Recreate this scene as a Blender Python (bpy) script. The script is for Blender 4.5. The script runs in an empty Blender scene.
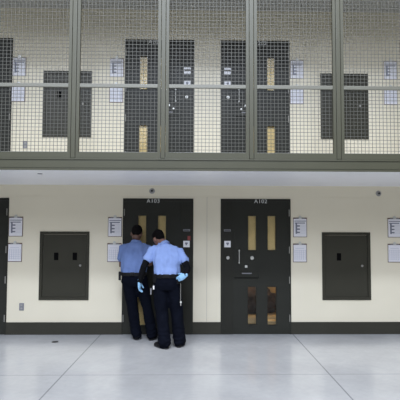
import bpy, bmesh, math, random
from mathutils import Vector, Matrix, noise
random.seed(7)
C = bpy.context.scene.collection
S = bpy.context.scene
PI = math.pi

# ------------------------------------------------------------------ materials
def mat(name, col, rough=.5, metal=0.0, spec=.5, bump=0.0, bscale=40., var=0.0, vscale=3., coat=0.0):
    m = bpy.data.materials.new(name); m.use_nodes = True
    nt = m.node_tree; b = nt.nodes['Principled BSDF']
    b.inputs['Base Color'].default_value = (*col, 1)
    b.inputs['Roughness'].default_value = rough
    b.inputs['Metallic'].default_value = metal
    b.inputs['Specular IOR Level'].default_value = spec
    b.inputs['Coat Weight'].default_value = coat
    tc = nt.nodes.new('ShaderNodeTexCoord')
    if var > 0:
        n = nt.nodes.new('ShaderNodeTexNoise'); n.inputs['Scale'].default_value = vscale; n.inputs['Detail'].default_value = 5
        nt.links.new(tc.outputs['Object'], n.inputs['Vector'])
        r = nt.nodes.new('ShaderNodeMapRange')
        r.inputs['From Min'].default_value = .3; r.inputs['From Max'].default_value = .7
        r.inputs['To Min'].default_value = 1 - var; r.inputs['To Max'].default_value = 1 + var
        nt.links.new(n.outputs['Fac'], r.inputs['Value'])
        mx = nt.nodes.new('ShaderNodeVectorMath'); mx.operation = 'SCALE'
        mx.inputs[0].default_value = col
        nt.links.new(r.outputs['Result'], mx.inputs['Scale'])
        nt.links.new(mx.outputs['Vector'], b.inputs['Base Color'])
    if bump > 0:
        n = nt.nodes.new('ShaderNodeTexNoise'); n.inputs['Scale'].default_value = bscale; n.inputs['Detail'].default_value = 3
        nt.links.new(tc.outputs['Object'], n.inputs['Vector'])
        bp = nt.nodes.new('ShaderNodeBump'); bp.inputs['Strength'].default_value = bump; bp.inputs['Distance'].default_value = .01
        nt.links.new(n.outputs['Fac'], bp.inputs['Height']); nt.links.new(bp.outputs['Normal'], b.inputs['Normal'])
    return m

M = {}
M['wall'] = mat('cream_wall_paint', (.76, .70, .545), .5, bump=.05, bscale=60, var=.02, vscale=1.5)
M['white'] = mat('white_soffit_paint', (.92, .92, .95), .4, var=.02, vscale=.8)
M['ceil'] = mat('grey_ceiling_paint', (.42, .42, .40), .6, var=.03)
M['slabtop'] = mat('walkway_concrete', (.45, .45, .43), .6, var=.08)
M['door'] = mat('charcoal_door_paint', (.0285, .029, .024), .34, spec=.16, bump=.03, bscale=50, var=.05)
M['doorframe'] = mat('charcoal_frame_paint', (.025, .025, .020), .36, spec=.18, var=.05)
M['hatch'] = mat('charcoal_hatch_paint', (.042, .040, .029), .32, spec=.22, bump=.03, bscale=50, var=.05)
M['base'] = mat('baseboard_rubber', (.040, .038, .029), .5, spec=.2, var=.05)
M['steel'] = mat('olive_grey_steel_paint', (.060, .060, .039), .4, spec=.35, var=.04)
M['steel_dark'] = mat('olive_grey_shaded_lip', (.08, .08, .06), .45, var=.04)
M['wire'] = mat('galvanised_wire', (.085, .085, .072), .5, spec=.4)
M['rail'] = mat('satin_rail', (.125, .125, .10), .35)
M['metal'] = mat('brushed_metal', (.62, .62, .58), .35, metal=.35)
M['black'] = mat('black_plastic', (.012, .012, .014), .4)
M['dark'] = mat('dark_slot', (.004, .004, .004), .8, spec=.05)
M['hinge'] = mat('dull_hinge_steel', (.30, .29, .26), .5, metal=.3)
M['ring'] = mat('dull_grey_ring', (.33, .32, .30), .5)
M['tan'] = mat('lit_cell_tan', (.86, .61, .30), .7, var=.07, vscale=9)  # bright tan paints in the warm light of the cells
M['card'] = mat('white_card', (.78, .78, .80), .5)
M['ink'] = mat('printed_ink', (.19, .20, .25), .7)
M['ink2'] = mat('pale_printed_ink', (.56, .57, .64), .7)
M['board'] = mat('brown_clipboard', (.13, .075, .055), .5, var=.1, vscale=30)
M['paper'] = mat('white_paper', (.78, .77, .80), .6)
M['red'] = mat('red_sticker', (.22, .035, .03), .5)
M['letter'] = mat('white_lettering', (.75, .75, .72), .5)
M['outlet'] = mat('grey_outlet', (.22, .22, .24), .4)
M['shirt1'] = mat('uniform_shirt_shaded', (.135, .20, .40), .8, spec=.2, bump=.7, bscale=13, var=.05, vscale=14)  # same uniform as shirt2, with the shade under the walkway put into its colour
M['shirt2'] = mat('light_blue_uniform_shirt', (.245, .34, .62), .8, spec=.2, bump=.7, bscale=13, var=.05, vscale=14)
M['navy'] = mat('navy_trousers', (.0032, .0042, .0085), .9, spec=.06, bump=.3, bscale=25, var=.1, vscale=14)
M['sleeve'] = mat('black_knit_sleeve', (.005, .005, .006), .9, spec=.1, bump=.3, bscale=60)
M['leather'] = mat('black_leather', (.006, .006, .007), .45, spec=.25, bump=.1, bscale=80)
M['glove'] = mat('blue_nitrile', (.27, .50, .74), .45, bump=.1, bscale=60)
M['hair'] = mat('short_black_hair', (.005, .004, .004), .85, spec=.1, bump=.6, bscale=180)
M['skin1'] = mat('dark_brown_skin', (.105, .052, .036), .5)
M['skin2'] = mat('brown_skin', (.21, .105, .075), .5)
M['blanket'] = mat('dark_wool', (.045, .03, .035), .9, bump=.4, bscale=30, var=.3, vscale=8)
M['towel'] = mat('tan_towel', (.62, .47, .28), .9, bump=.3, bscale=60, var=.1, vscale=10)
M['cell'] = mat('cell_wall_paint', (.52, .40, .25), .7, var=.05)
M['bright'] = mat('white_lamp_housing', (.7, .7, .7), .5)

def glass_mat():
    m = bpy.data.materials.new('security_glass'); m.use_nodes = True
    nt = m.node_tree; nt.nodes.clear()
    o = nt.nodes.new('ShaderNodeOutputMaterial'); t = nt.nodes.new('ShaderNodeBsdfTransparent'); g = nt.nodes.new('ShaderNodeBsdfGlossy')
    t.inputs['Color'].default_value = (.93, .95, .93, 1); g.inputs['Roughness'].default_value = .04
    f = nt.nodes.new('ShaderNodeFresnel'); f.inputs['IOR'].default_value = 1.33
    mx = nt.nodes.new('ShaderNodeMixShader')
    nt.links.new(f.outputs[0], mx.inputs[0]); nt.links.new(t.outputs[0], mx.inputs[1]); nt.links.new(g.outputs[0], mx.inputs[2])
    nt.links.new(mx.outputs[0], o.inputs[0]); return m
M['glass'] = glass_mat()

def floor_mat():
    m = bpy.data.materials.new('polished_concrete'); m.use_nodes = True
    nt = m.node_tree; b = nt.nodes['Principled BSDF']; N = nt.nodes.new; L = nt.links.new
    tc = N('ShaderNodeTexCoord'); sp = N('ShaderNodeSeparateXYZ'); L(tc.outputs['Object'], sp.inputs[0])
    def mth(op, a, b_=None, c_=None):
        n = N('ShaderNodeMath'); n.operation = op
        for i, v in enumerate((a, b_, c_)):
            if v is None: continue
            if isinstance(v, (int, float)): n.inputs[i].default_value = v
            else: L(v, n.inputs[i])
        return n.outputs[0]
    def line(coord, off, period, width):
        a = mth('ADD', coord, off); p = mth('PINGPONG', a, period / 2)
        return mth('LESS_THAN', p, width)
    jx = line(sp.outputs['X'], 1.535 + 30.5, 3.05, .0085)
    jy = line(sp.outputs['Y'], 2.055 + 30.5, 3.05, .009)
    n1 = N('ShaderNodeTexNoise'); n1.inputs['Scale'].default_value = .9; n1.inputs['Detail'].default_value = 7; n1.inputs['Roughness'].default_value = .6
    n2 = N('ShaderNodeTexNoise'); n2.inputs['Scale'].default_value = 14; n2.inputs['Detail'].default_value = 4
    L(tc.outputs['Object'], n1.inputs['Vector']); L(tc.outputs['Object'], n2.inputs['Vector'])
    r = N('ShaderNodeValToRGB'); r.color_ramp.elements[0].position = .32; r.color_ramp.elements[1].position = .7
    r.color_ramp.elements[0].color = (.355, .362, .37, 1); r.color_ramp.elements[1].color = (.455, .462, .47, 1)
    L(n1.outputs['Fac'], r.inputs[0])
    mx = N('ShaderNodeMix'); mx.data_type = 'RGBA'; mx.inputs[6].default_value = (1, 1, 1, 1)
    s = mth('MULTIPLY_ADD', n2.outputs['Fac'], .16, .92)
    vs = N('ShaderNodeVectorMath'); vs.operation = 'SCALE'; L(r.outputs['Color'], vs.inputs[0]); L(s, vs.inputs['Scale'])
    L(vs.outputs['Vector'], mx.inputs[6]); mx.inputs[7].default_value = (.20, .205, .22, 1)
    jf = mth('MAXIMUM', mth('MULTIPLY', jx, .85), mth('MULTIPLY', jy, .55)); L(jf, mx.inputs[0])
    L(mx.outputs[2], b.inputs['Base Color'])
    L(mth('MULTIPLY_ADD', n1.outputs['Fac'], .16, .12), b.inputs['Roughness'])
    b.inputs['Specular IOR Level'].default_value = .5
    bp = N('ShaderNodeBump'); bp.inputs['Strength'].default_value = .04; bp.inputs['Distance'].default_value = .01
    L(n2.outputs['Fac'], bp.inputs['Height']); L(bp.outputs['Normal'], b.inputs['Normal'])
    return m
M['floor'] = floor_mat()

# ------------------------------------------------------------------ mesh helpers
def box(bm, x0, x1, y0, y1, z0, z1, bev=0):
    if x0 > x1: x0, x1 = x1, x0
    b2 = bmesh.new()
    r = bmesh.ops.create_cube(b2, size=1)
    for v in b2.verts:
        v.co = Vector(((x0+x1)/2 + v.co.x*(x1-x0), (y0+y1)/2 + v.co.y*(y1-y0), (z0+z1)/2 + v.co.z*(z1-z0)))
    if bev > 0:
        bmesh.ops.bevel(b2, geom=list(b2.edges), offset=bev, segments=2, affect='EDGES', profile=.6)
    merge(bm, b2)

def merge(bm, b2, mtx=None):
    if mtx is not None: bmesh.ops.transform(b2, matrix=mtx, verts=b2.verts)
    me = bpy.data.meshes.new('tmp'); b2.to_mesh(me); b2.free(); bm.from_mesh(me); bpy.data.meshes.remove(me)

def cyl(bm, p0, p1, r, n=16, r2=None, bev=0):
    p0, p1 = Vector(p0), Vector(p1); d = p1 - p0
    b2 = bmesh.new()
    bmesh.ops.create_cone(b2, cap_ends=True, segments=n, radius1=r, radius2=r if r2 is None else r2, depth=d.length)
    q = d.to_track_quat('Z', 'Y').to_matrix().to_4x4()
    merge(bm, b2, Matrix.Translation((p0+p1)/2) @ q)

def ball(bm, c, r, sx=1, sy=1, sz=1, n=16):
    b2 = bmesh.new(); bmesh.ops.create_uvsphere(b2, u_segments=n, v_segments=n//2+2, radius=r)
    merge(bm, b2, Matrix.Translation(c) @ Matrix.Diagonal((sx, sy, sz, 1)))

def plate(bm, x0, x1, z0, z1, y0, y1, holes):
    """a vertical plate with rectangular openings right through it"""
    if x0 > x1: x0, x1 = x1, x0
    holes = [(min(a, b), max(a, b), c, d) for a, b, c, d in holes]
    xs = sorted({x0, x1, *[h[0] for h in holes], *[h[1] for h in holes]}); xs = [x for x in xs if x0 <= x <= x1]
    zs = sorted({z0, z1, *[h[2] for h in holes], *[h[3] for h in holes]}); zs = [z for z in zs if z0 <= z <= z1]
    def solid(i, j):
        if i < 0 or j < 0 or i >= len(xs)-1 or j >= len(zs)-1: return False
        cx, cz = (xs[i]+xs[i+1])/2, (zs[j]+zs[j+1])/2
        return not any(h[0] < cx < h[1] and h[2] < cz < h[3] for h in holes)
    V = {}
    def v(i, j, k):
        if (i, j, k) not in V: V[(i, j, k)] = bm.verts.new((xs[i], (y0, y1)[k], zs[j]))
        return V[(i, j, k)]
    for i in range(len(xs)-1):
        for j in range(len(zs)-1):
            if not solid(i, j): continue
            bm.faces.new((v(i, j, 0), v(i+1, j, 0), v(i+1, j+1, 0), v(i, j+1, 0)))
            bm.faces.new((v(i, j, 1), v(i, j+1, 1), v(i+1, j+1, 1), v(i+1, j, 1)))
            if not solid(i-1, j): bm.faces.new((v(i, j, 0), v(i, j+1, 0), v(i, j+1, 1), v(i, j, 1)))
            if not solid(i+1, j): bm.faces.new((v(i+1, j, 0), v(i+1, j, 1), v(i+1, j+1, 1), v(i+1, j+1, 0)))
            if not solid(i, j-1): bm.faces.new((v(i, j, 0), v(i, j, 1), v(i+1, j, 1), v(i+1, j, 0)))
            if not solid(i, j+1): bm.faces.new((v(i, j+1, 0), v(i+1, j+1, 0), v(i+1, j+1, 1), v(i, j+1, 1)))

def tube(bm, pts, rad, n=14, up=(0, 1, 0), caps=True):
    """loft of ellipses along a path; rad is r or (r_side, r_up) per point"""
    pts = [Vector(p) for p in pts]; rings = []
    P, Rr = [], []
    rad = [(r, r) if isinstance(r, (int, float)) else r for r in rad]
    if caps:   # rounded ends
        d0 = (pts[0]-pts[1]).normalized(); d1 = (pts[-1]-pts[-2]).normalized()
        r0, r1 = min(rad[0]), min(rad[-1])
        P += [pts[0]+d0*r0*.8, pts[0]+d0*r0*.5]; Rr += [(rad[0][0]*.3, rad[0][1]*.3), (rad[0][0]*.75, rad[0][1]*.75)]
        P += pts; Rr += rad
        P += [pts[-1]+d1*r1*.5, pts[-1]+d1*r1*.8]; Rr += [(rad[-1][0]*.75, rad[-1][1]*.75), (rad[-1][0]*.3, rad[-1][1]*.3)]
    else: P, Rr = pts, rad
    for i, p in enumerate(P):
        a = P[max(i-1, 0)]; b = P[min(i+1, len(P)-1)]; t = (b-a).normalized()
        u = Vector(up); u = (u - t*u.dot(t))
        if u.length < 1e-3: u = Vector((1, 0, 0)) - t*t.x
        u.normalize(); s = t.cross(u)
        rings.append([bm.verts.new(p + s*math.cos(2*PI*k/n)*Rr[i][0] + u*math.sin(2*PI*k/n)*Rr[i][1]) for k in range(n)])
    for i in range(len(rings)-1):
        for k in range(n):
            bm.faces.new((rings[i][k], rings[i][(k+1) % n], rings[i+1][(k+1) % n], rings[i+1][k]))
    bm.faces.new(rings[0][::-1]); bm.faces.new(rings[-1])

def obj(name, bm, m, parent=None, loc=None, smooth=False, world=True):
    """link a bmesh as one object; coordinates are local to the parent"""
    bmesh.ops.recalc_face_normals(bm, faces=bm.faces)
    me = bpy.data.meshes.new(name); bm.to_mesh(me); bm.free()
    o = bpy.data.objects.new(name, me); C.objects.link(o)
    me.materials.append(M[m] if isinstance(m, str) else m)
    if smooth:
        for p in me.polygons: p.use_smooth = True
    if parent is not None: o.parent = parent
    if loc: o.location = loc
    return o

def remesh(o, voxel, it=4, disp=None):
    md = o.modifiers.new('r', 'REMESH'); md.mode = 'VOXEL'; md.voxel_size = voxel; md.use_smooth_shade = True
    s = o.modifiers.new('s', 'SMOOTH'); s.iterations = it; s.factor = .5
    dg = bpy.context.evaluated_depsgraph_get(); dg.update()
    me = bpy.data.meshes.new_from_object(o.evaluated_get(dg))
    o.modifiers.clear(); mats = list(o.data.materials); o.data = me
    me.materials.clear()
    for x in mats: me.materials.append(x)
    if disp:
        cs = [(v.co.copy(), v.normal.copy()) for v in me.vertices]
        for v, (c, n) in zip(me.vertices, cs): v.co = c + n*disp(c)
    for p in me.polygons: p.use_smooth = True
    return o

def thing(name, label, cat, loc, group=None, rotz=0):
    o = bpy.data.objects.new(name, None); C.objects.link(o); o.location = loc; o.rotation_euler = (0, 0, rotz)
    o.empty_display_size = .1
    o['label'] = label; o['category'] = cat; o['kind'] = 'thing'
    if group: o['group'] = group
    return o
def tag(o, label, cat, group=None, kind='thing'):
    o['label'] = label; o['category'] = cat; o['kind'] = kind
    if group: o['group'] = group
    return o
def struct(name, bm, m):
    o = obj(name, bm, m); o['kind'] = 'structure'; return o

def lettering(txt, size, parent, loc, m='letter', depth=.0015):
    cu = bpy.data.curves.new('lettering', 'FONT'); cu.body = txt; cu.size = size; cu.align_x = 'CENTER'; cu.align_y = 'CENTER'
    cu.extrude = depth; cu.space_character = 1.12; cu.offset = -.0006
    t = bpy.data.objects.new('tmp_text', cu); C.objects.link(t)
    dg = bpy.context.evaluated_depsgraph_get(); dg.update()
    me = bpy.data.meshes.new_from_object(t.evaluated_get(dg)); bpy.data.objects.remove(t)
    o = bpy.data.objects.new('lettering', me); C.objects.link(o); me.materials.clear(); me.materials.append(M[m])
    o.rotation_euler = (PI/2, 0, 0); o.location = loc; o.parent = parent
    return o

# ------------------------------------------------------------------ dimensions
H = 2.607          # storey height
DW, DH = 1.130, 2.16
FY = -1.834        # front edge of the walkway
SOF = 2.373        # walkway soffit
CEIL = 5.27
XL, XR = -7.0, 7.0
DOORS = [(-4.154, 1), (-.079, -1), (.361, 1), (4.452, -1)]      # lock-side edge, direction towards the hinges
HATCH = [-2.129, 2.388]
HW, HZ0, HZ1 = .785, .541, 1.625
def drange(d): return (min(d[0], d[0]+d[1]*DW), max(d[0], d[0]+d[1]*DW))

# ------------------------------------------------------------------ shell
bm = bmesh.new(); box(bm, -14, 14, -22, 3, -.15, 0); struct('floor', bm, 'floor')
holes = []
for dz in (0, H):
    for d in DOORS:
        a, b = drange(d); holes.append((a, b, dz if dz else -.001, dz+DH))
    for hx in HATCH: holes.append((hx-HW/2, hx+HW/2, dz+HZ0, dz+HZ1))
# faint joints: a thin groove above the doors and one down the pier between the two middle doors
grooves = [(.137, .143)]
bm = bmesh.new()
hl = [h for h in holes if h[2] < 2.2]
hl = [(a, b, max(c, 0) if c > .01 else -1, e) for a, b, c, e in hl]
plate(bm, XL, XR, 0, 2.188, 0, .2, hl)
box(bm, XL, XR, .004, .2, 2.188, 2.194)
plate(bm, XL, XR, 2.194, CEIL+.1, 0, .2, [h for h in holes if h[2] > 2.2])
wall = struct('wall_back', bm, 'wall')
bm = bmesh.new(); box(bm, .1375, .1425, -.0012, .0, .2, 2.188); struct('trim_1', bm, mat('grey_joint_sealant', (.42, .39, .33), .7))
segs = []; xs = sorted(drange(d) for d in DOORS); cur = XL
bm = bmesh.new()
for a, b in xs:
    box(bm, cur, a, -.012, 0, 0, .193, .003); cur = b
box(bm, cur, XR, -.012, 0, 0, .193, .003)
struct('baseboard_back', bm, 'base')
bm = bmesh.new(); box(bm, XL, XR, FY+.06, 0, SOF+.02, H); struct('floor_upper', bm, 'slabtop')
bm = bmesh.new(); box(bm, XL, XR, FY+.015, 0, SOF, SOF+.02); struct('ceiling_lower', bm, 'white')
bm = bmesh.new(); box(bm, XL, XR, FY-.03, .2, CEIL, CEIL+.15); struct('ceiling', bm, 'ceil')

# ------------------------------------------------------------------ doors
def make_door(idx, d, dz, number=None, open_lower=False, card=True, sticker=False, port=True, upper=False):
    ox, m = d
    t = bpy.data.objects.new('door_%d' % idx, None); C.objects.link(t); t.location = (ox, 0, dz); t['kind'] = 'structure'
    X = lambda x: x*m
    fl = .199; lr = 1.102; top = 2.115
    bm = bmesh.new()
    fz = .0 if not upper else .0
    box(bm, X(0), X(fl), -.012, .10, fz, top, .002)
    box(bm, X(lr+.003), X(DW), -.012, .10, fz, top, .002)
    box(bm, X(0), X(DW), -.012, .10, top, DH, .002)
    obj('door_frame', bm, 'doorframe', t)
    W = [(.441, .569, 1.321, 1.884), (.757, .884, 1.322, 1.885), (.438, .566, .129, .747), (.751, .889, .129, .747)]
    W = [(a+.0, b, c+.015, e) for a, b, c, e in W]
    bm = bmesh.new()
    pz = (.880, .996)
    plate(bm, X(fl), X(lr+.003), .004, top, -.004, .045, [(X(a), X(b), c, e) for a, b, c, e in W] + [(X(.225), X(.610), *pz)])
    obj('door_leaf', bm, 'door', t)
    for k, (a, b, c, e) in enumerate(W):
        bm = bmesh.new(); plate(bm, X(a-.010), X(b+.010), c-.010, e+.010, -.009, -.0042, [(X(a), X(b), c, e)])
        fr = obj('window_frame', bm, 'doorframe', t)
        bm = bmesh.new(); box(bm, X(a+.001), X(b-.001), .014, .020, c+.001, e-.001); obj('pane', bm, 'glass', fr)
        if not (open_lower and k >= 2):
            bm = bmesh.new(); box(bm, X(a+.001), X(b-.001), .036, .042, c+.001, e-.001)
            cv = obj('lit_cell_backing', bm, 'tan', fr)  # added sheet standing in for the warm lit cell wall behind the pane
    # food port: flap set back in its opening under a small lip
    bm = bmesh.new(); box(bm, X(.2255), X(.6095), .004, .040, pz[0]+.022, pz[1]-.0005); box(bm, X(.2255), X(.6095), .025, .044, pz[0]+.0005, pz[0]+.03)
    fp = obj('food_port', bm, 'door', t)
    bm = bmesh.new(); box(bm, X(.34), X(.50), -.004, .004, .955, .972, .001); obj('latch', bm, 'outlet', fp)
    for z in (1.934, 1.338, .858, .255):
        bm = bmesh.new(); cyl(bm, (X(1.105), -.018, z-.055), (X(1.105), -.018, z+.055), .008, 12)
        obj('hinge', bm, 'hinge', t, smooth=False)
    # pull handle
    bm = bmesh.new()
    for z in (1.135, 1.328):
        cyl(bm, (X(.295), -.004, z), (X(.295), -.045, z), .012, 12)
    cyl(bm, (X(.295), -.045, 1.120), (X(.295), -.045, 1.343), .007, 10)
    obj('handle', bm, 'metal', t)
    bm = bmesh.new(); cyl(bm, (X(.504), -.004, 1.209), (X(.504), -.022, 1.209), .030, 20, .026); cyl(bm, (X(.504), -.022, 1.209), (X(.504), -.028, 1.209), .014, 16)
    obj('lock', bm, 'metal', t)
    bm = bmesh.new(); box(bm, X(.388), X(.428), -.016, -.004, 1.055, 1.092, .003); obj('keyhole_cover', bm, 'metal', t)
    bm = bmesh.new(); cyl(bm, (X(.330), -.004, 1.02), (X(.330), -.014, 1.02), .015, 14); obj('lock', bm, 'metal' if upper else 'doorframe', t)
    # side panel fittings
    bm = bmesh.new(); box(bm, X(.052), X(.160), -.020, -.012, 1.635, 1.668, .002); ic = obj('intercom', bm, 'outlet', t)
    bm = bmesh.new()
    for k in range(5): box(bm, X(.066+k*.018), X(.076+k*.018), -.0215, -.020, 1.642, 1.660)
    obj('speaker_slots', bm, 'dark', ic)
    bm = bmesh.new(); cyl(bm, (X(.117), -.012, 1.212), (X(.117), -.022, 1.212), .028, 20, .022); ball(bm, (X(.117), -.022, 1.212), .014, 1, .6, 1)
    obj('call_button', bm, 'metal', t)
    if card:
        bm = bmesh.new(); box(bm, X(.057), X(.160), -.016, -.012, 1.380, 1.482, .001); cd = obj('card', bm, 'card', t)
        bm = bmesh.new(); box(bm, X(.090), X(.132), -.0175, -.016, 1.430, 1.455); box(bm, X(.101), X(.121), -.0175, -.016, 1.412, 1.430); obj('printed_mark', bm, 'ink', cd)
    if upper:
        bm = bmesh.new(); box(bm, X(.055), X(.162), -.020, -.012, 1.585, 1.700, .002); obj('notice', bm, 'card', t)['label'] = 'pale notice card'
    if sticker:
        bm = bmesh.new(); box(bm, X(.045), X(.092), -.0145, -.012, 1.49, 1.56); obj('sticker', bm, 'red', t)
    if number:
        lettering(number, .090, t, (X(.645), -.0135, 2.118))
    return t
make_door(1, DOORS[0], 0)
make_door(2, DOORS[1], 0, 'A103', sticker=True)
make_door(3, DOORS[2], 0, 'A102', open_lower=True)
make_door(4, DOORS[3], 0)
make_door(5, DOORS[0], H, upper=True)
make_door(6, DOORS[1], H, 'A203', upper=True)
make_door(7, DOORS[2], H, 'A202', upper=True)
make_door(8, DOORS[3], H, upper=True)

# ------------------------------------------------------------------ cell behind A102, seen through its lower panes
bm = bmesh.new()
box(bm, -.2, 2.1, 2.0, 2.05, 0, 2.3); box(bm, -.25, -.2, .201, 2.05, 0, 2.3); box(bm, 2.1, 2.15, .201, 2.05, 0, 2.3); box(bm, -.25, 2.15, .201, 2.05, 2.3, 2.35)
struct('wall_cell', bm, 'cell')
def lump(name, m, c, r, seed, amp=.25, freq=6):
    b2 = bmesh.new(); bmesh.ops.create_icosphere(b2, subdivisions=4, radius=1)
    for v in b2.verts:
        n = v.co.copy(); k = 1 + amp*noise.noise(n*freq*.4 + Vector((seed, 0, 0))) + amp*.4*noise.noise(n*freq + Vector((0, seed, 0)))
        v.co = Vector((n.x*r[0]*k, n.y*r[1]*k, max(n.z*r[2]*k, -r[2]*.72)))
    o = obj(name, b2, m, None, (c[0], c[1], r[2]*.72 + c[2]), True); return o
bm = bmesh.new(); box(bm, .55, 1.75, .75, 1.55, .0, .16, .05); bb = obj('mattress', bm, 'towel', None, None, True)
tag(bb, 'tan mattress on the cell floor behind the lower windows of door A102', 'mattress')
o = lump('blanket', 'blanket', (1.02, 1.08, .16), (.44, .30, .27), 3.3); tag(o, 'dark crumpled blanket heaped behind the lower windows of door A102', 'blanket')
bm = bmesh.new()
for k in range(4): box(bm, 1.02+.006*k, 1.40-.004*k, .50, .70, k*.028, .026+k*.028, .012)
o = obj('towel', bm, 'towel', None, None, True); tag(o, 'small folded pale towel low behind the right lower window of door A102', 'towel')
bm = bmesh.new(); box(bm, .95, 1.65, 1.60, 1.98, 0, .78, .03)
o = obj('locker', bm, 'cell'); tag(o, 'plain tan locker block at the back of the cell behind door A102', 'locker')

# ------------------------------------------------------------------ hatches
def make_hatch(x, dz, label, slots, nm='access_hatch'):
    t = thing(nm, label, 'access hatch', (x, 0, dz+HZ0), 'access hatches in the cell wall')
    h = HZ1-HZ0; w = HW/2
    bm = bmesh.new(); plate(bm, -w, w, 0, h, -.014, .05, [(-w+.045, w-.045, .045, h-.045)]); obj('frame', bm, 'hatch', t)
    bm = bmesh.new(); box(bm, -w+.049, w-.049, -.004, .03, .049, h-.049, .003); lf = obj('hatch_door', bm, 'hatch', t)
    for sx in slots:
        bm = bmesh.new(); box(bm, sx-.034, sx+.034, -.0075, -.004, .630, .748)
        for k in range(4): box(bm, sx-.028, sx+.028, -.0095, -.0075, .656+k*.021, .659+k*.021)
        obj('vent', bm, 'dark', lf)
    bm = bmesh.new(); cyl(bm, (.255, -.004, .545), (.255, -.022, .545), .020, 18, .017); obj('lock', bm, 'hinge', lf)
    for z in (.2, .88):
        bm = bmesh.new(); cyl(bm, (-w+.047, -.016, z-.035), (-w+.047, -.016, z+.035), .006, 10); obj('hinge', bm, 'hatch', t)
make_hatch(HATCH[0], 0, 'dark hatch with two small black vents, ground level, left of door A103', [-.130, .165])
make_hatch(HATCH[1], 0, 'dark hatch with one small vent, ground level, right of door A102', [-.118])
make_hatch(HATCH[0]+.0, H, 'dark hatch on the upper walkway, left, behind the wire mesh', [-.13])
make_hatch(HATCH[1]-.0, H, 'dark hatch on the upper walkway, right, behind a mesh post', [])

# ------------------------------------------------------------------ clipboards
def make_clip(x, z, w, h, bold, label, group):
    t = thing('clipboard', label, 'clipboard', (x, 0, z), group)
    bm = bmesh.new(); box(bm, -w/2, w/2, -.006, 0, 0, h, .002); obj('board', bm, 'board', t)
    bm = bmesh.new(); box(bm, -w/2+.008, w/2-.010, -.0085, -.006, .008 if bold else .010, h-.020); sh = obj('sheet', bm, 'paper', t)
    bm = bmesh.new(); y0, y1 = -.0095, -.0085; a = -w/2+.02
    if bold:
        box(bm, a, w/2-.02, y0, y1, h-.062, h-.050)
        box(bm, a+.005, w/2-.035, y0, y1, h-.095, h-.080)
        box(bm, a+.018, a+.044, y0, y1, .055, h-.095)
        for k in range(3): box(bm, a+.044, a+.088, y0, y1, .065+k*.052, .088+k*.052)
        pr = obj('printed_table', bm, 'ink', sh)
        bm = bmesh.new()
        for k in range(7): box(bm, a+.095, w/2-.022, y0, y1, .06+k*.022, .064+k*.022)
        obj('printed_lines', bm, 'ink2', sh)
    else:
        for k in range(6): box(bm, a+.006+k*(w-.055)/5, a+.014+k*(w-.055)/5, y0, y1, .04, h-.10)
        for k in range(5): box(bm, a+.006, w/2-.025, y0, y1, .05+k*.034, .054+k*.034)
        box(bm, a+.02, w/2-.045, y0, y1, h-.080, h-.072)
        obj('printed_grid', bm, 'ink2', sh)
    bm = bmesh.new(); box(bm, -.072, .072, -.014, -.009, h-.016, h-.002, .002); cp = obj('clip', bm, 'outlet', t)
    bm = bmesh.new(); box(bm, -.024, .024, -.018, -.010, h-.022, h+.016, .004); cyl(bm, (0, -.010, h+.016), (0, -.004, h+.016), .018, 14); obj('clip_lever', bm, 'metal', cp)
for lvl, dz, g in (('ground level', 0, 'clipboards on the ground level wall'), ('upper walkway', H-.012, 'clipboards on the upper walkway wall')):
    places = [(-2.920, 'between the leftmost door and the left hatch'), (-1.345, 'just left of door A103' if not dz else 'just left of door A203'),
              (1.632, 'just right of door A102' if not dz else 'just right of door A202'), (3.170, 'at the far right edge beyond the hatch')]
    for x, w_ in places:
        xx = x + .012 if not dz else x + (.007 if x < 0 else -.02 if x < 2 else -.008)
        make_clip(xx, 1.545+dz, .225, .315, True, 'clipboard with bold printed table, %s, %s' % (lvl, w_), g)
        make_clip(xx-.005, 1.142+dz-(.02 if dz else 0), .225, .300, False, 'clipboard with pale gridded form, %s, %s' % (lvl, w_), g)

# ------------------------------------------------------------------ outlets, sprinkler heads, floor drain, soffit disc
def outlet(x, z, label):
    t = thing('wall_outlet', label, 'outlet', (x, 0, z))
    bm = bmesh.new(); box(bm, -.037, .037, -.008, -.0005, -.058, .058, .003); obj('cover_plate', bm, 'outlet', t)
    for k in (-1, 1):
        bm = bmesh.new(); box(bm, -.016, .016, -.010, -.008, k*.026-.013, k*.026+.013, .002)
        s = obj('socket', bm, 'ring', t)
outlet(-2.788, .435, 'grey outlet plate low on the wall, ground level, left of the hatch')
outlet(-2.791, 3.022, 'grey outlet plate low on the upper walkway wall behind the mesh')
for (x, z, l) in ((-.747, 2.281, 'round sprinkler head on the wall above door A103'), (2.93, 2.257, 'round sprinkler head high on the wall at the right')):
    t = thing('sprinkler_head', l, 'sprinkler', (x, 0, z), 'sprinkler heads under the walkway')
    bm = bmesh.new(); cyl(bm, (0, 0, 0), (0, -.010, 0), .046, 24, .040); obj('escutcheon', bm, 'ring', t, smooth=False)
    bm = bmesh.new(); cyl(bm, (0, -.010, 0), (0, -.035, 0), .014, 14); ball(bm, (0, -.038, 0), .017, 1, .6, 1); obj('nozzle', bm, 'black', t, smooth=True)
bm = bmesh.new(); cyl(bm, (0, 0, .0005), (0, 0, .005), .048, 24); dr = obj('floor_drain', bm, 'black', None, (-2.104, -.49, 0)); tag(dr, 'small round dark cap set in the floor near the left wall', 'floor cap')
bm = bmesh.new(); cyl(bm, (0, 0, -.0005), (0, 0, -.008), .030, 20); dr = obj('ceiling_cap', bm, 'outlet', None, (-2.04, -1.47, SOF)); tag(dr, 'small dark cap on the white underside of the walkway', 'ceiling cap')

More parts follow.
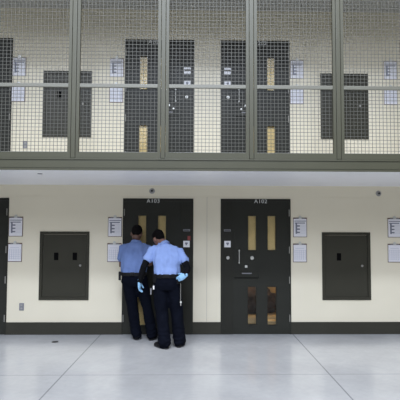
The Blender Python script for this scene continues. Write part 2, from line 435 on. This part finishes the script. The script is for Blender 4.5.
# ------------------------------------------------------------------ walkway edge and mesh screen
bm = bmesh.new()
box(bm, XL, XR, FY, FY+.014, 2.402, 2.505); box(bm, XL, XR, FY, FY+.06, 2.505, 2.521, .002); box(bm, XL, XR, FY-.010, FY+.014, 2.500, 2.508, .002)
box(bm, XL, XR, FY+.006, FY+.014, SOF-.002, 2.402)
e = obj('edge_channel', bm, 'steel'); tag(e, 'long olive grey steel channel along the edge of the upper walkway', 'steel channel')
posts = [-2.610-1.083, -2.610, -1.527, -.436, .650, 1.728, 2.812, 2.812+1.083]
pw = .026; ZT = 5.268
order = ['first', 'second', 'third', 'fourth', 'fifth', 'sixth', 'seventh', 'eighth']
plabel = ['olive steel post beyond the left edge of the mesh screen', 'olive steel post at the left end of the mesh screen', 'olive steel mesh post in front of the upper left hatch',
          'olive steel mesh post in front of the upper door A203', 'olive steel mesh post in front of the upper door A202', 'olive steel mesh post in front of the upper right hatch',
          'olive steel post at the right end of the mesh screen', 'olive steel post beyond the right edge of the mesh screen']
for i, px in enumerate(posts):
    t = thing('screen_post', plabel[i], 'post', (px, FY+.03, 2.521), 'posts of the mesh screen')
    bm = bmesh.new(); box(bm, -pw, pw, -.030, .045, .004, ZT-2.521, .004); obj('upright', bm, 'steel', t)
    bm = bmesh.new(); box(bm, -pw, pw, -.034, .049, 0, .004); obj('foot_plate', bm, 'steel', t)
blabel = ['wire mesh panel beyond the left edge, upper walkway', 'wire mesh panel at the far left, in front of the left hatch and clipboards', 'wire mesh panel left of centre, in front of upper door A203',
          'central wire mesh panel between the doors A203 and A202', 'wire mesh panel right of centre, between door A202 and the right hatch', 'wire mesh panel at the far right, in front of clipboards',
          'wire mesh panel beyond the right edge, upper walkway']
def wire_bm(x0, x1, z0, z1, step, r=.0022):
    bm = bmesh.new()
    n = int(round((x1-x0)/step))
    for i in range(1, n):
        x = x0 + (x1-x0)*i/n; box(bm, x-r, x+r, -r*2, 0, z0, z1)
    n = int(round((z1-z0)/step))
    for i in range(1, n):
        z = z0 + (z1-z0)*i/n; box(bm, x0, x1, 0, 2*r, z-r, z+r)
    return bm
for i in range(len(posts)-1):
    x0, x1 = posts[i]+pw+.006, posts[i+1]-pw-.006; cx = (x0+x1)/2; hw = (x1-x0)/2
    t = thing('mesh_panel', blabel[i], 'mesh panel', (cx, FY+.02, 2.523), 'wire mesh panels of the upper walkway')
    st = .036; z1 = ZT-2.523-.002
    bm = bmesh.new(); plate(bm, -hw, hw, 0, z1, -.016, .022, [(-hw+st, hw-st, .072, .8725), (-hw+st, hw-st, .8725, z1-.06)])
    bm2 = bm
    obj('frame', bm, 'steel', t)
    bm = bmesh.new(); box(bm, -hw+st, hw-st, -.012, .012, .872, .918, .004); obj('middle_rail', bm, 'rail', t)
    w = obj('wire_mesh', wire_bm(-hw+st-.006, hw-st+.006, .066, z1-.05, .0452), 'wire', t)
    w.location = (0, .022, 0)

# ------------------------------------------------------------------ officers
def hand(bm, wr, d, palm, thumb, k=1.0, curl=.35, scale=1.0):
    """palm and five fingers: d towards the finger tips, palm = the way the palm faces, thumb = thumb side"""
    wr, d, palm, thumb = Vector(wr), Vector(d).normalized(), Vector(palm).normalized(), Vector(thumb)
    thumb = (thumb - d*thumb.dot(d)).normalized(); palm = d.cross(thumb)*(1 if d.cross(thumb).dot(palm) > 0 else -1)
    s = scale
    tube(bm, [wr-d*.02, wr+d*.03*s, wr+d*.085*s], [(.021*k, .026*k), (.021*k, .038*k), (.017*k, .041*k)], 14, up=thumb)
    L = [(.030, .068, .0095), (.010, .076, .0098), (-.011, .070, .0093), (-.030, .054, .0083)]
    for off, ln, r in L:
        p = wr + d*.083*s + thumb*off*s; dirv = d.copy(); pts = [p - d*.02]; rr = [r*k*s]
        pts.append(p); rr.append(r*k*s)
        for j, f in enumerate((.42, .32, .26)):
            a = curl*(j+.6); q = (d*math.cos(a) + palm*math.sin(a)).normalized()
            p = p + q*ln*f*s; pts.append(p); rr.append(r*k*s*(1-.09*(j+1)))
        tube(bm, pts, rr, 10, up=thumb)
    p = wr + d*.022*s + thumb*.024*s
    q1 = (d*.65 + thumb*.65 + palm*.35).normalized(); q2 = (d*.9 + thumb*.25 + palm*.45).normalized()
    tube(bm, [p-q1*.01, p+q1*.038*s, p+q1*.038*s+q2*.030*s, p+q1*.038*s+q2*.055*s], [.013*k*s, .012*k*s, .0105*k*s, .009*k*s], 10, up=palm)

def rings(bm, L, n=24, p=2.4):
    """horizontal superellipse sections (cx,cy,z,rx,ry)"""
    R = []
    for (cx, cy, z, rx, ry) in L:
        r = []
        for k in range(n):
            a = 2*PI*k/n; c, s = math.cos(a), math.sin(a)
            r.append(bm.verts.new((cx + rx*math.copysign(abs(c)**(2/p), c), cy + ry*math.copysign(abs(s)**(2/p), s), z)))
        R.append(r)
    for i in range(len(R)-1):
        for k in range(n): bm.faces.new((R[i][k], R[i][(k+1) % n], R[i+1][(k+1) % n], R[i+1][k]))
    bm.faces.new(R[0][::-1]); bm.faces.new(R[-1])

def head_bm(part):
    """head about its own centre, face towards +y, crown up; 0.23 tall"""
    b = bmesh.new()
    if part == 'skin':
        rings(b, [(0, .045, -.112, .018, .020), (0, .040, -.105, .036, .034), (0, .028, -.085, .050, .052), (0, .012, -.055, .060, .070), (0, .003, -.02, .068, .084),
                  (0, 0, .02, .072, .090), (0, -.004, .05, .071, .089), (0, -.006, .08, .060, .075), (0, -.006, .100, .040, .052), (0, -.006, .110, .015, .02)], 24, 2.1)
        tube(b, [(0, .086, .012), (0, .098, -.012), (0, .104, -.030)], [.007, .010, .013], 8, up=(0, 0, 1))
        tube(b, [(-.018, .081, -.062), (0, .086, -.061), (.018, .081, -.062)], [.006, .008, .006], 8)
        for s in (-1, 1):
            ball(b, (s*.074, -.004, -.012), .030, .28, .62, 1.05, 12)
            ball(b, (s*.03, .078, .022), .016, 1.2, .7, .5, 10)
            ball(b, (s*.03, .081, .006), .011, 1, 1, .8, 10)
    else:
        b2 = bmesh.new(); bmesh.ops.create_uvsphere(b2, u_segments=56, v_segments=40, radius=1)
        dele = []
        for v in b2.verts:
            c = v.co; zz = c.z
            v.co = Vector((c.x*(.0740+.0075*min(max(c.z*1.6,0),1)), c.y*(.0925+.0065*min(max(c.z*1.6,0),1))-.006, c.z*(.103 if c.z > 0 else .0955)+.022))
        for v in b2.verts:   # hairline: high on the forehead, low at the nape
            lim = .065 if v.co.y > .05 else (.020 if v.co.y > .012 else (-.052 if v.co.y < -.045 else (-.030 if v.co.y < -.028 else .010)))
            lim += .006*noise.noise(v.co*70)
            if v.co.z < lim: dele.append(v)
        bmesh.ops.delete(b2, geom=dele, context='VERTS')
        r = bmesh.ops.solidify(b2, geom=list(b2.faces), thickness=.003)
        for v in b2.verts: v.co += v.co.normalized()*(.0022*noise.noise(v.co*120))
        merge(b, b2)
    return b

def officer(label, base, P):
    t = thing('person', label, 'person', base); B = Vector(base)
    L = lambda p: Vector(p)-B
    sk = P['skin']
    hips, waist, chest, shl, neck = [L(p) for p in (P['hips'], P['waist'], P['chest'], P['sh'], P['neck'])]
    hm = Matrix.Translation(L(P['head'])) @ P['headrot'] @ Matrix.Scale(P.get('hs', 1), 4)
    # ---- body: one continuous surface
    bm = bmesh.new()
    k = P.get('w', 1)
    rings(bm, [(hips.x, hips.y, hips.z-.08, .14*k, .10), (hips.x, hips.y, hips.z, .165*k, .115), (waist.x, waist.y, waist.z, .150*k, .105), ((waist.x+chest.x)/2, (waist.y+chest.y)/2, (waist.z+chest.z)/2, .155*k, .110),
               (chest.x, chest.y, chest.z, .175*k, .115), (shl.x, shl.y, shl.z-.03, .165*k, .09), (shl.x, shl.y, shl.z+.02, .12*k, .07)])
    hc = hm @ Vector((0, -.02, -.06))
    tube(bm, [shl, neck, hc], [(.058, .052), (.056, .054), (.058, .060)], 16)
    merge(bm, head_bm('skin'), hm)
    for a in P['arms']:
        S_, E_, Wr = L(a['s']), L(a['e']), L(a['w'])
        tube(bm, [S_, S_.lerp(E_, .5), E_, E_.lerp(Wr, .35), Wr], [.052, .045, .036, .036, .024], 14)
        hand(bm, Wr, a['d'], a['palm'], a['thumb'], .88, a.get('curl', .35))
    for g in P['legs']:
        pts = [L(p) for p in g]
        tube(bm, [pts[0], pts[1], pts[2]], [.085, .055, .040], 16)
        tube(bm, [pts[2], pts[2]+Vector((0, .10, -.045))], [.036, .032], 12)
    b = remesh(obj('body', bm, sk, t), .0065, 3)
    # ---- hair
    bm = bmesh.new(); merge(bm, head_bm('hair'), hm); obj('hair', bm, 'hair', t, smooth=True)
    # ---- shirt
    bm = bmesh.new(); kk = k
    wz = waist.z
    rings(bm, [(waist.x, waist.y, wz-.03, .170*kk, .125), (waist.x, waist.y, wz+.02, .180*kk, .135), ((waist.x*2+chest.x)/3, (waist.y*2+chest.y)/3, (wz*2+chest.z)/3, .186*kk, .140),
               ((waist.x+chest.x*2)/3, (waist.y+chest.y*2)/3, (wz+chest.z*2)/3, .192*kk, .138), (chest.x, chest.y, chest.z, .200*kk, .135),
               (shl.x, shl.y, shl.z-.035, .192*kk, .112), (shl.x, shl.y, shl.z+.015, .150*kk, .090), (shl.x*.6+neck.x*.4, (shl.y+neck.y)/2, shl.z+.045, .100, .082), (neck.x, neck.y, neck.z-.005, .066, .062)], 28)
    nb = (shl+neck)/2
    for a in P['arms']:
        S_, E_ = L(a['s']), L(a['e']); f = P['sleeve']
        tube(bm, [shl.lerp(S_, .55)+Vector((0, 0, .005)), S_, S_.lerp(E_, f*.6), S_.lerp(E_, f)], [.058, .064, .069, .073], 16)
    sd = P['seed']
    def fold(c):
        v = noise.noise(Vector((c.x*22+sd, c.y*22, c.z*5)))*.013 + noise.noise(Vector((c.x*9, c.y*9+sd, c.z*11)))*.010
        if c.z < wz+.10: v += .006*math.sin(c.x*95+3*noise.noise(c*8))*max(0, (wz+.10-c.z)/.1)
        return v
    sh = remesh(obj('shirt', bm, P['shirt'], t), .010, 4, fold)
    bm = bmesh.new()   # collar around the neck
    nd = (neck-shl).normalized(); c0 = neck - nd*.035
    tube(bm, [c0-nd*.026, c0-nd*.004, c0+nd*.020], [.086, .078, .067], 20, caps=False)
    obj('collar', bm, P['shirt'], sh, smooth=True)
    # ---- long under-sleeves
    if P.get('undersleeve'):
        for a in P['arms']:
            S_, E_, Wr = L(a['s']), L(a['e']), L(a['w']); bm = bmesh.new()
            tube(bm, [S_.lerp(E_, .25), S_.lerp(E_, .65), E_, E_.lerp(Wr, .35), Wr+(E_-Wr).normalized()*.005], [.052, .050, .046, .045, .033], 18)
            remesh(obj('undersleeve', bm, 'sleeve', t), .008, 2, lambda c: noise.noise(c*30)*.003)
    # ---- gloves
    if P.get('gloves'):
        for a in P['arms']:
            bm = bmesh.new(); hand(bm, L(a['w']), a['d'], a['palm'], a['thumb'], 1.08, a.get('curl', .35))
            w0 = L(a['w']); dn = (w0 - L(a['e'])).normalized()
            tube(bm, [w0-dn*.040, w0-dn*.005], [.035, .031], 14)
            remesh(obj('glove', bm, 'glove', t), .0045, 2)
    # ---- trousers
    bm = bmesh.new()
    rings(bm, [(hips.x, hips.y, hips.z-.115, .155*k, .120), (hips.x, hips.y, hips.z-.05, .190*k, .142), (hips.x, hips.y, hips.z+.01, .186*k, .140), (waist.x, waist.y, waist.z-.01, .174*k, .130)], 28)
    for g in P['legs']:
        pts = [L(p) for p in g]
        tube(bm, [pts[0], pts[0].lerp(pts[1], .5), pts[1], pts[1].lerp(pts[2], .5), pts[2]+Vector((0, 0, -.015))], [.108, .104*P.get('slim', 1), .090*P.get('slim', 1), .088*P.get('slim', 1), .092*P.get('slim', 1)], 20)
    def tf(c):
        low = max(0, (.45-c.z)/.45)
        return noise.noise(Vector((c.x*12+sd, c.y*12, c.z*7)))*.010 + low*.007*math.sin(c.z*70+noise.noise(c*9)*5)
    remesh(obj('trousers', bm, 'navy', t), .011, 4, tf)
    # ---- belt with its gear
    bm = bmesh.new()
    wl = (waist.x, waist.y)
    rings(bm, [(*wl, wz-.030, .184*k, .139), (*wl, wz-.026, .188*k, .143), (*wl, wz+.018, .188*k, .143), (*wl, wz+.022, .184*k, .139)], 36)
    belt = obj('belt', bm, 'leather', t)
    for (ang, w_, h_, d_, nm) in P['gear']:
        cx = waist.x + (.188*k)*math.sin(ang); cy = waist.y - .143*math.cos(ang)
        bm = bmesh.new(); box(bm, -w_/2, w_/2, -d_, .004, -h_, .030, .008)
        g = obj(nm, bm, 'leather', belt, (cx, cy, wz)); g.rotation_euler = (0, 0, ang)
    # ---- shoes
    for g, yaw in zip(P['legs'], P['toes']):
        a = L(g[2]); bm = bmesh.new(); b2 = bmesh.new()
        tube(b2, [(0, -.035, .045), (0, .04, .050), (0, .12, .040), (0, .195, .032)], [(.042, .045), (.045, .048), (.050, .038), (.042, .028)], 16, up=(0, 0, 1))
        tube(b2, [(0, -.03, .06), (0, -.02, .12)], [.048, .046], 14)
        for v in b2.verts: v.co.z = max(v.co.z, .004)
        merge(bm, b2, Matrix.Translation((a.x, a.y, 0)) @ Matrix.Rotation(yaw, 4, 'Z'))
        s = remesh(obj('shoe', bm, 'leather', t), .008, 2)
        mz = min(v.co.z for v in s.data.vertices)
        for v in s.data.vertices: v.co.z = max(v.co.z - mz, .012)
        bm = bmesh.new(); b2 = bmesh.new()
        rings(b2, [(0, .075, 0.0, .050, .150), (0, .075, .016, .052, .152)], 24, 2.6)
        merge(bm, b2, Matrix.Translation((a.x, a.y, 0)) @ Matrix.Rotation(yaw, 4, 'Z')); obj('sole', bm, 'black', s)
    return t, belt

RX = lambda d: Matrix.Rotation(math.radians(d), 4, 'X')
RY = lambda d: Matrix.Rotation(math.radians(d), 4, 'Y')
RZ = lambda d: Matrix.Rotation(math.radians(d), 4, 'Z')
o2, belt2 = officer('person in light blue shirt with black undersleeves and blue gloves, one hand on belt', (-.39, -.80, 0), dict(
    skin='skin2', shirt='shirt2', seed=4.1, sleeve=.52, undersleeve=True, gloves=True, w=1.0,
    hips=(-.445, -.80, .92), waist=(-.445, -.785, 1.005), chest=(-.455, -.73, 1.28), sh=(-.462, -.69, 1.395), neck=(-.520, -.645, 1.475),
    hs=1.12, head=(-.580, -.585, 1.528), headrot=RZ(32) @ RX(-32) @ RY(-8),
    arms=[dict(s=(-.675, -.70, 1.355), e=(-.775, -.80, 1.13), w=(-.838, -.755, .905), d=(-.0, .10, -1), palm=(1, .1, 0), thumb=(.2, 1, 0), curl=.42),
          dict(s=(-.262, -.70, 1.335), e=(-.148, -.84, 1.110), w=(-.178, -.925, 1.020), d=(-.80, .14, -.45), palm=(.1, 1, 0), thumb=(-.6, 0, .8), curl=.30)],
    legs=[((-.535, -.80, .86), (-.510, -.80, .48), (-.463, -.870, .085)), ((-.350, -.79, .86), (-.300, -.77, .48), (-.258, -.775, .085))],
    toes=[math.radians(42), math.radians(-12)],
    gear=[(0.0, .09, .020, .020, 'pouch'), (.95, .05, .11, .03, 'holster'), (-.95, .055, .09, .03, 'pouch'), (-.45, .04, .03, .02, 'pouch'), (.5, .05, .02, .02, 'pouch')]))
o1, belt1 = officer('person in blue uniform shirt painted darker for shade and navy trousers, bent close to door A103', (-.82, -.31, 0), dict(
    skin='skin1', shirt='shirt1', seed=9.7, sleeve=.62, w=1.06,
    hips=(-.965, -.36, .92), waist=(-.975, -.36, .995), chest=(-.970, -.33, 1.28), sh=(-.965, -.30, 1.410), neck=(-.955, -.27, 1.500),
    hs=1.12, head=(-.955, -.235, 1.598), headrot=RX(-28) @ RY(4),
    arms=[dict(s=(-1.155, -.30, 1.375), e=(-1.175, -.30, 1.10), w=(-1.07, -.11, 1.13), d=(.55, .6, .1), palm=(0, 0, -1), thumb=(.8, -.4, 0)),
          dict(s=(-.775, -.30, 1.380), e=(-.735, -.28, 1.12), w=(-.80, -.11, 1.13), d=(-.5, .6, .1), palm=(0, 0, -1), thumb=(-.8, -.4, 0))],
    legs=[((-1.045, -.365, .86), (-.992, -.36, .50), (-.928, -.325, .085)), ((-.870, -.365, .86), (-.765, -.37, .50), (-.690, -.355, .085))], slim=.9,
    toes=[math.radians(14), math.radians(-14)],
    gear=[(-1.35, .06, .10, .03, 'holster'), (.0, .06, .02, .02, 'pouch'), (.8, .05, .07, .02, 'pouch')]))

# things hanging from the belt of the right officer (children of the belt: they are worn)
def worn(name, m, x, y, z, fn, label=None):
    bm = bmesh.new(); fn(bm); o = obj(name, bm, m, belt2, (x+.39, y+.80, z))
    if label: o['label'] = label
worn('key_chain', 'hinge', -.243, -.90, .905, lambda b: [cyl(b, (0, 0, -.25+k*.018), (.003*(-1)**k, 0, -.236+k*.018), .0042, 6) for k in range(14)], 'pale hanging key chain')
worn('key', 'metal', -.240, -.902, .645, lambda b: (cyl(b, (0, .003, .0), (0, -.003, .0), .014, 12), box(b, -.004, .004, -.002, .002, -.05, -.01)))
worn('tag', 'card', -.618, -.930, .850, lambda b: box(b, -.010, .010, -.004, .004, -.026, .026, .002), 'small white tag')
worn('tag', 'outlet', -.662, -.87, .790, lambda b: box(b, -.008, .008, -.004, .004, -.045, .045, .002), 'grey hanging tag')

# ------------------------------------------------------------------ light
def area(name, loc, target, sx, sy, power, col):
    l = bpy.data.lights.new(name, 'AREA'); l.shape = 'RECTANGLE'; l.size = sx; l.size_y = sy; l.energy = power; l.color = col
    o = bpy.data.objects.new(name, l); C.objects.link(o); o.location = loc
    o.rotation_euler = (Vector(target)-Vector(loc)).to_track_quat('-Z', 'Y').to_euler(); return o
area('high_bay_lamp', (.2, -11.0, 9.8), (0, 0, 1), 1.8, .9, 560, (.86, .95, 1.13))
area('hall_skylight', (-1.0, -13.5, 10.5), (0, 0, 1), 16.0, 7, 1550, (.83, .91, 1.10))
area('hall_window', (-4.5, -19, 8.6), (0, 0, 2), 14.0, 4.0, 650, (.83, .9, 1.04))
area('floor_bounce_fill', (0, -6.6, 10), (0, -4.0, 0), 12.0, 2.5, 1180, (.95, .96, .97))  # unseen fill, added to brighten the floor and its bounce onto the soffit
l = bpy.data.lights.new('cell_lamp', 'POINT'); l.energy = 34; l.color = (1, .82, .55); l.shadow_soft_size = .12
o = bpy.data.objects.new('cell_lamp', l); C.objects.link(o); o.location = (.6, .9, 2.1)

w = bpy.data.worlds.new('World'); S.world = w; w.use_nodes = True
w.node_tree.nodes['Background'].inputs[0].default_value = (1, .93, .77, 1)
w.node_tree.nodes['Background'].inputs[1].default_value = .14

# ------------------------------------------------------------------ camera
f, pit, yaw, rol = 459.65, .0512, .0202, .0029
fw = Vector((math.sin(yaw)*math.cos(pit), math.cos(yaw)*math.cos(pit), math.sin(pit)))
r = Vector((math.cos(yaw), -math.sin(yaw), 0)); u = r.cross(fw)
r, u = r*math.cos(rol)+u*math.sin(rol), -r*math.sin(rol)+u*math.cos(rol)
cam = bpy.data.cameras.new('camera'); co = bpy.data.objects.new('camera', cam); C.objects.link(co); S.camera = co
mt = Matrix((( r.x, u.x, -fw.x, 0), (r.y, u.y, -fw.y, -7.4), (r.z, u.z, -fw.z, 1.6407), (0, 0, 0, 1)))
co.matrix_world = mt
cam.sensor_fit = 'HORIZONTAL'; cam.sensor_width = 36; cam.lens = f/400*36
cam.shift_x = -7.6/400; cam.shift_y = 7.4/400

S.view_settings.view_transform = 'Standard'; S.view_settings.look = 'None'
S.view_settings.exposure = 0.0; S.view_settings.gamma = 1; S.view_settings.use_curve_mapping = False
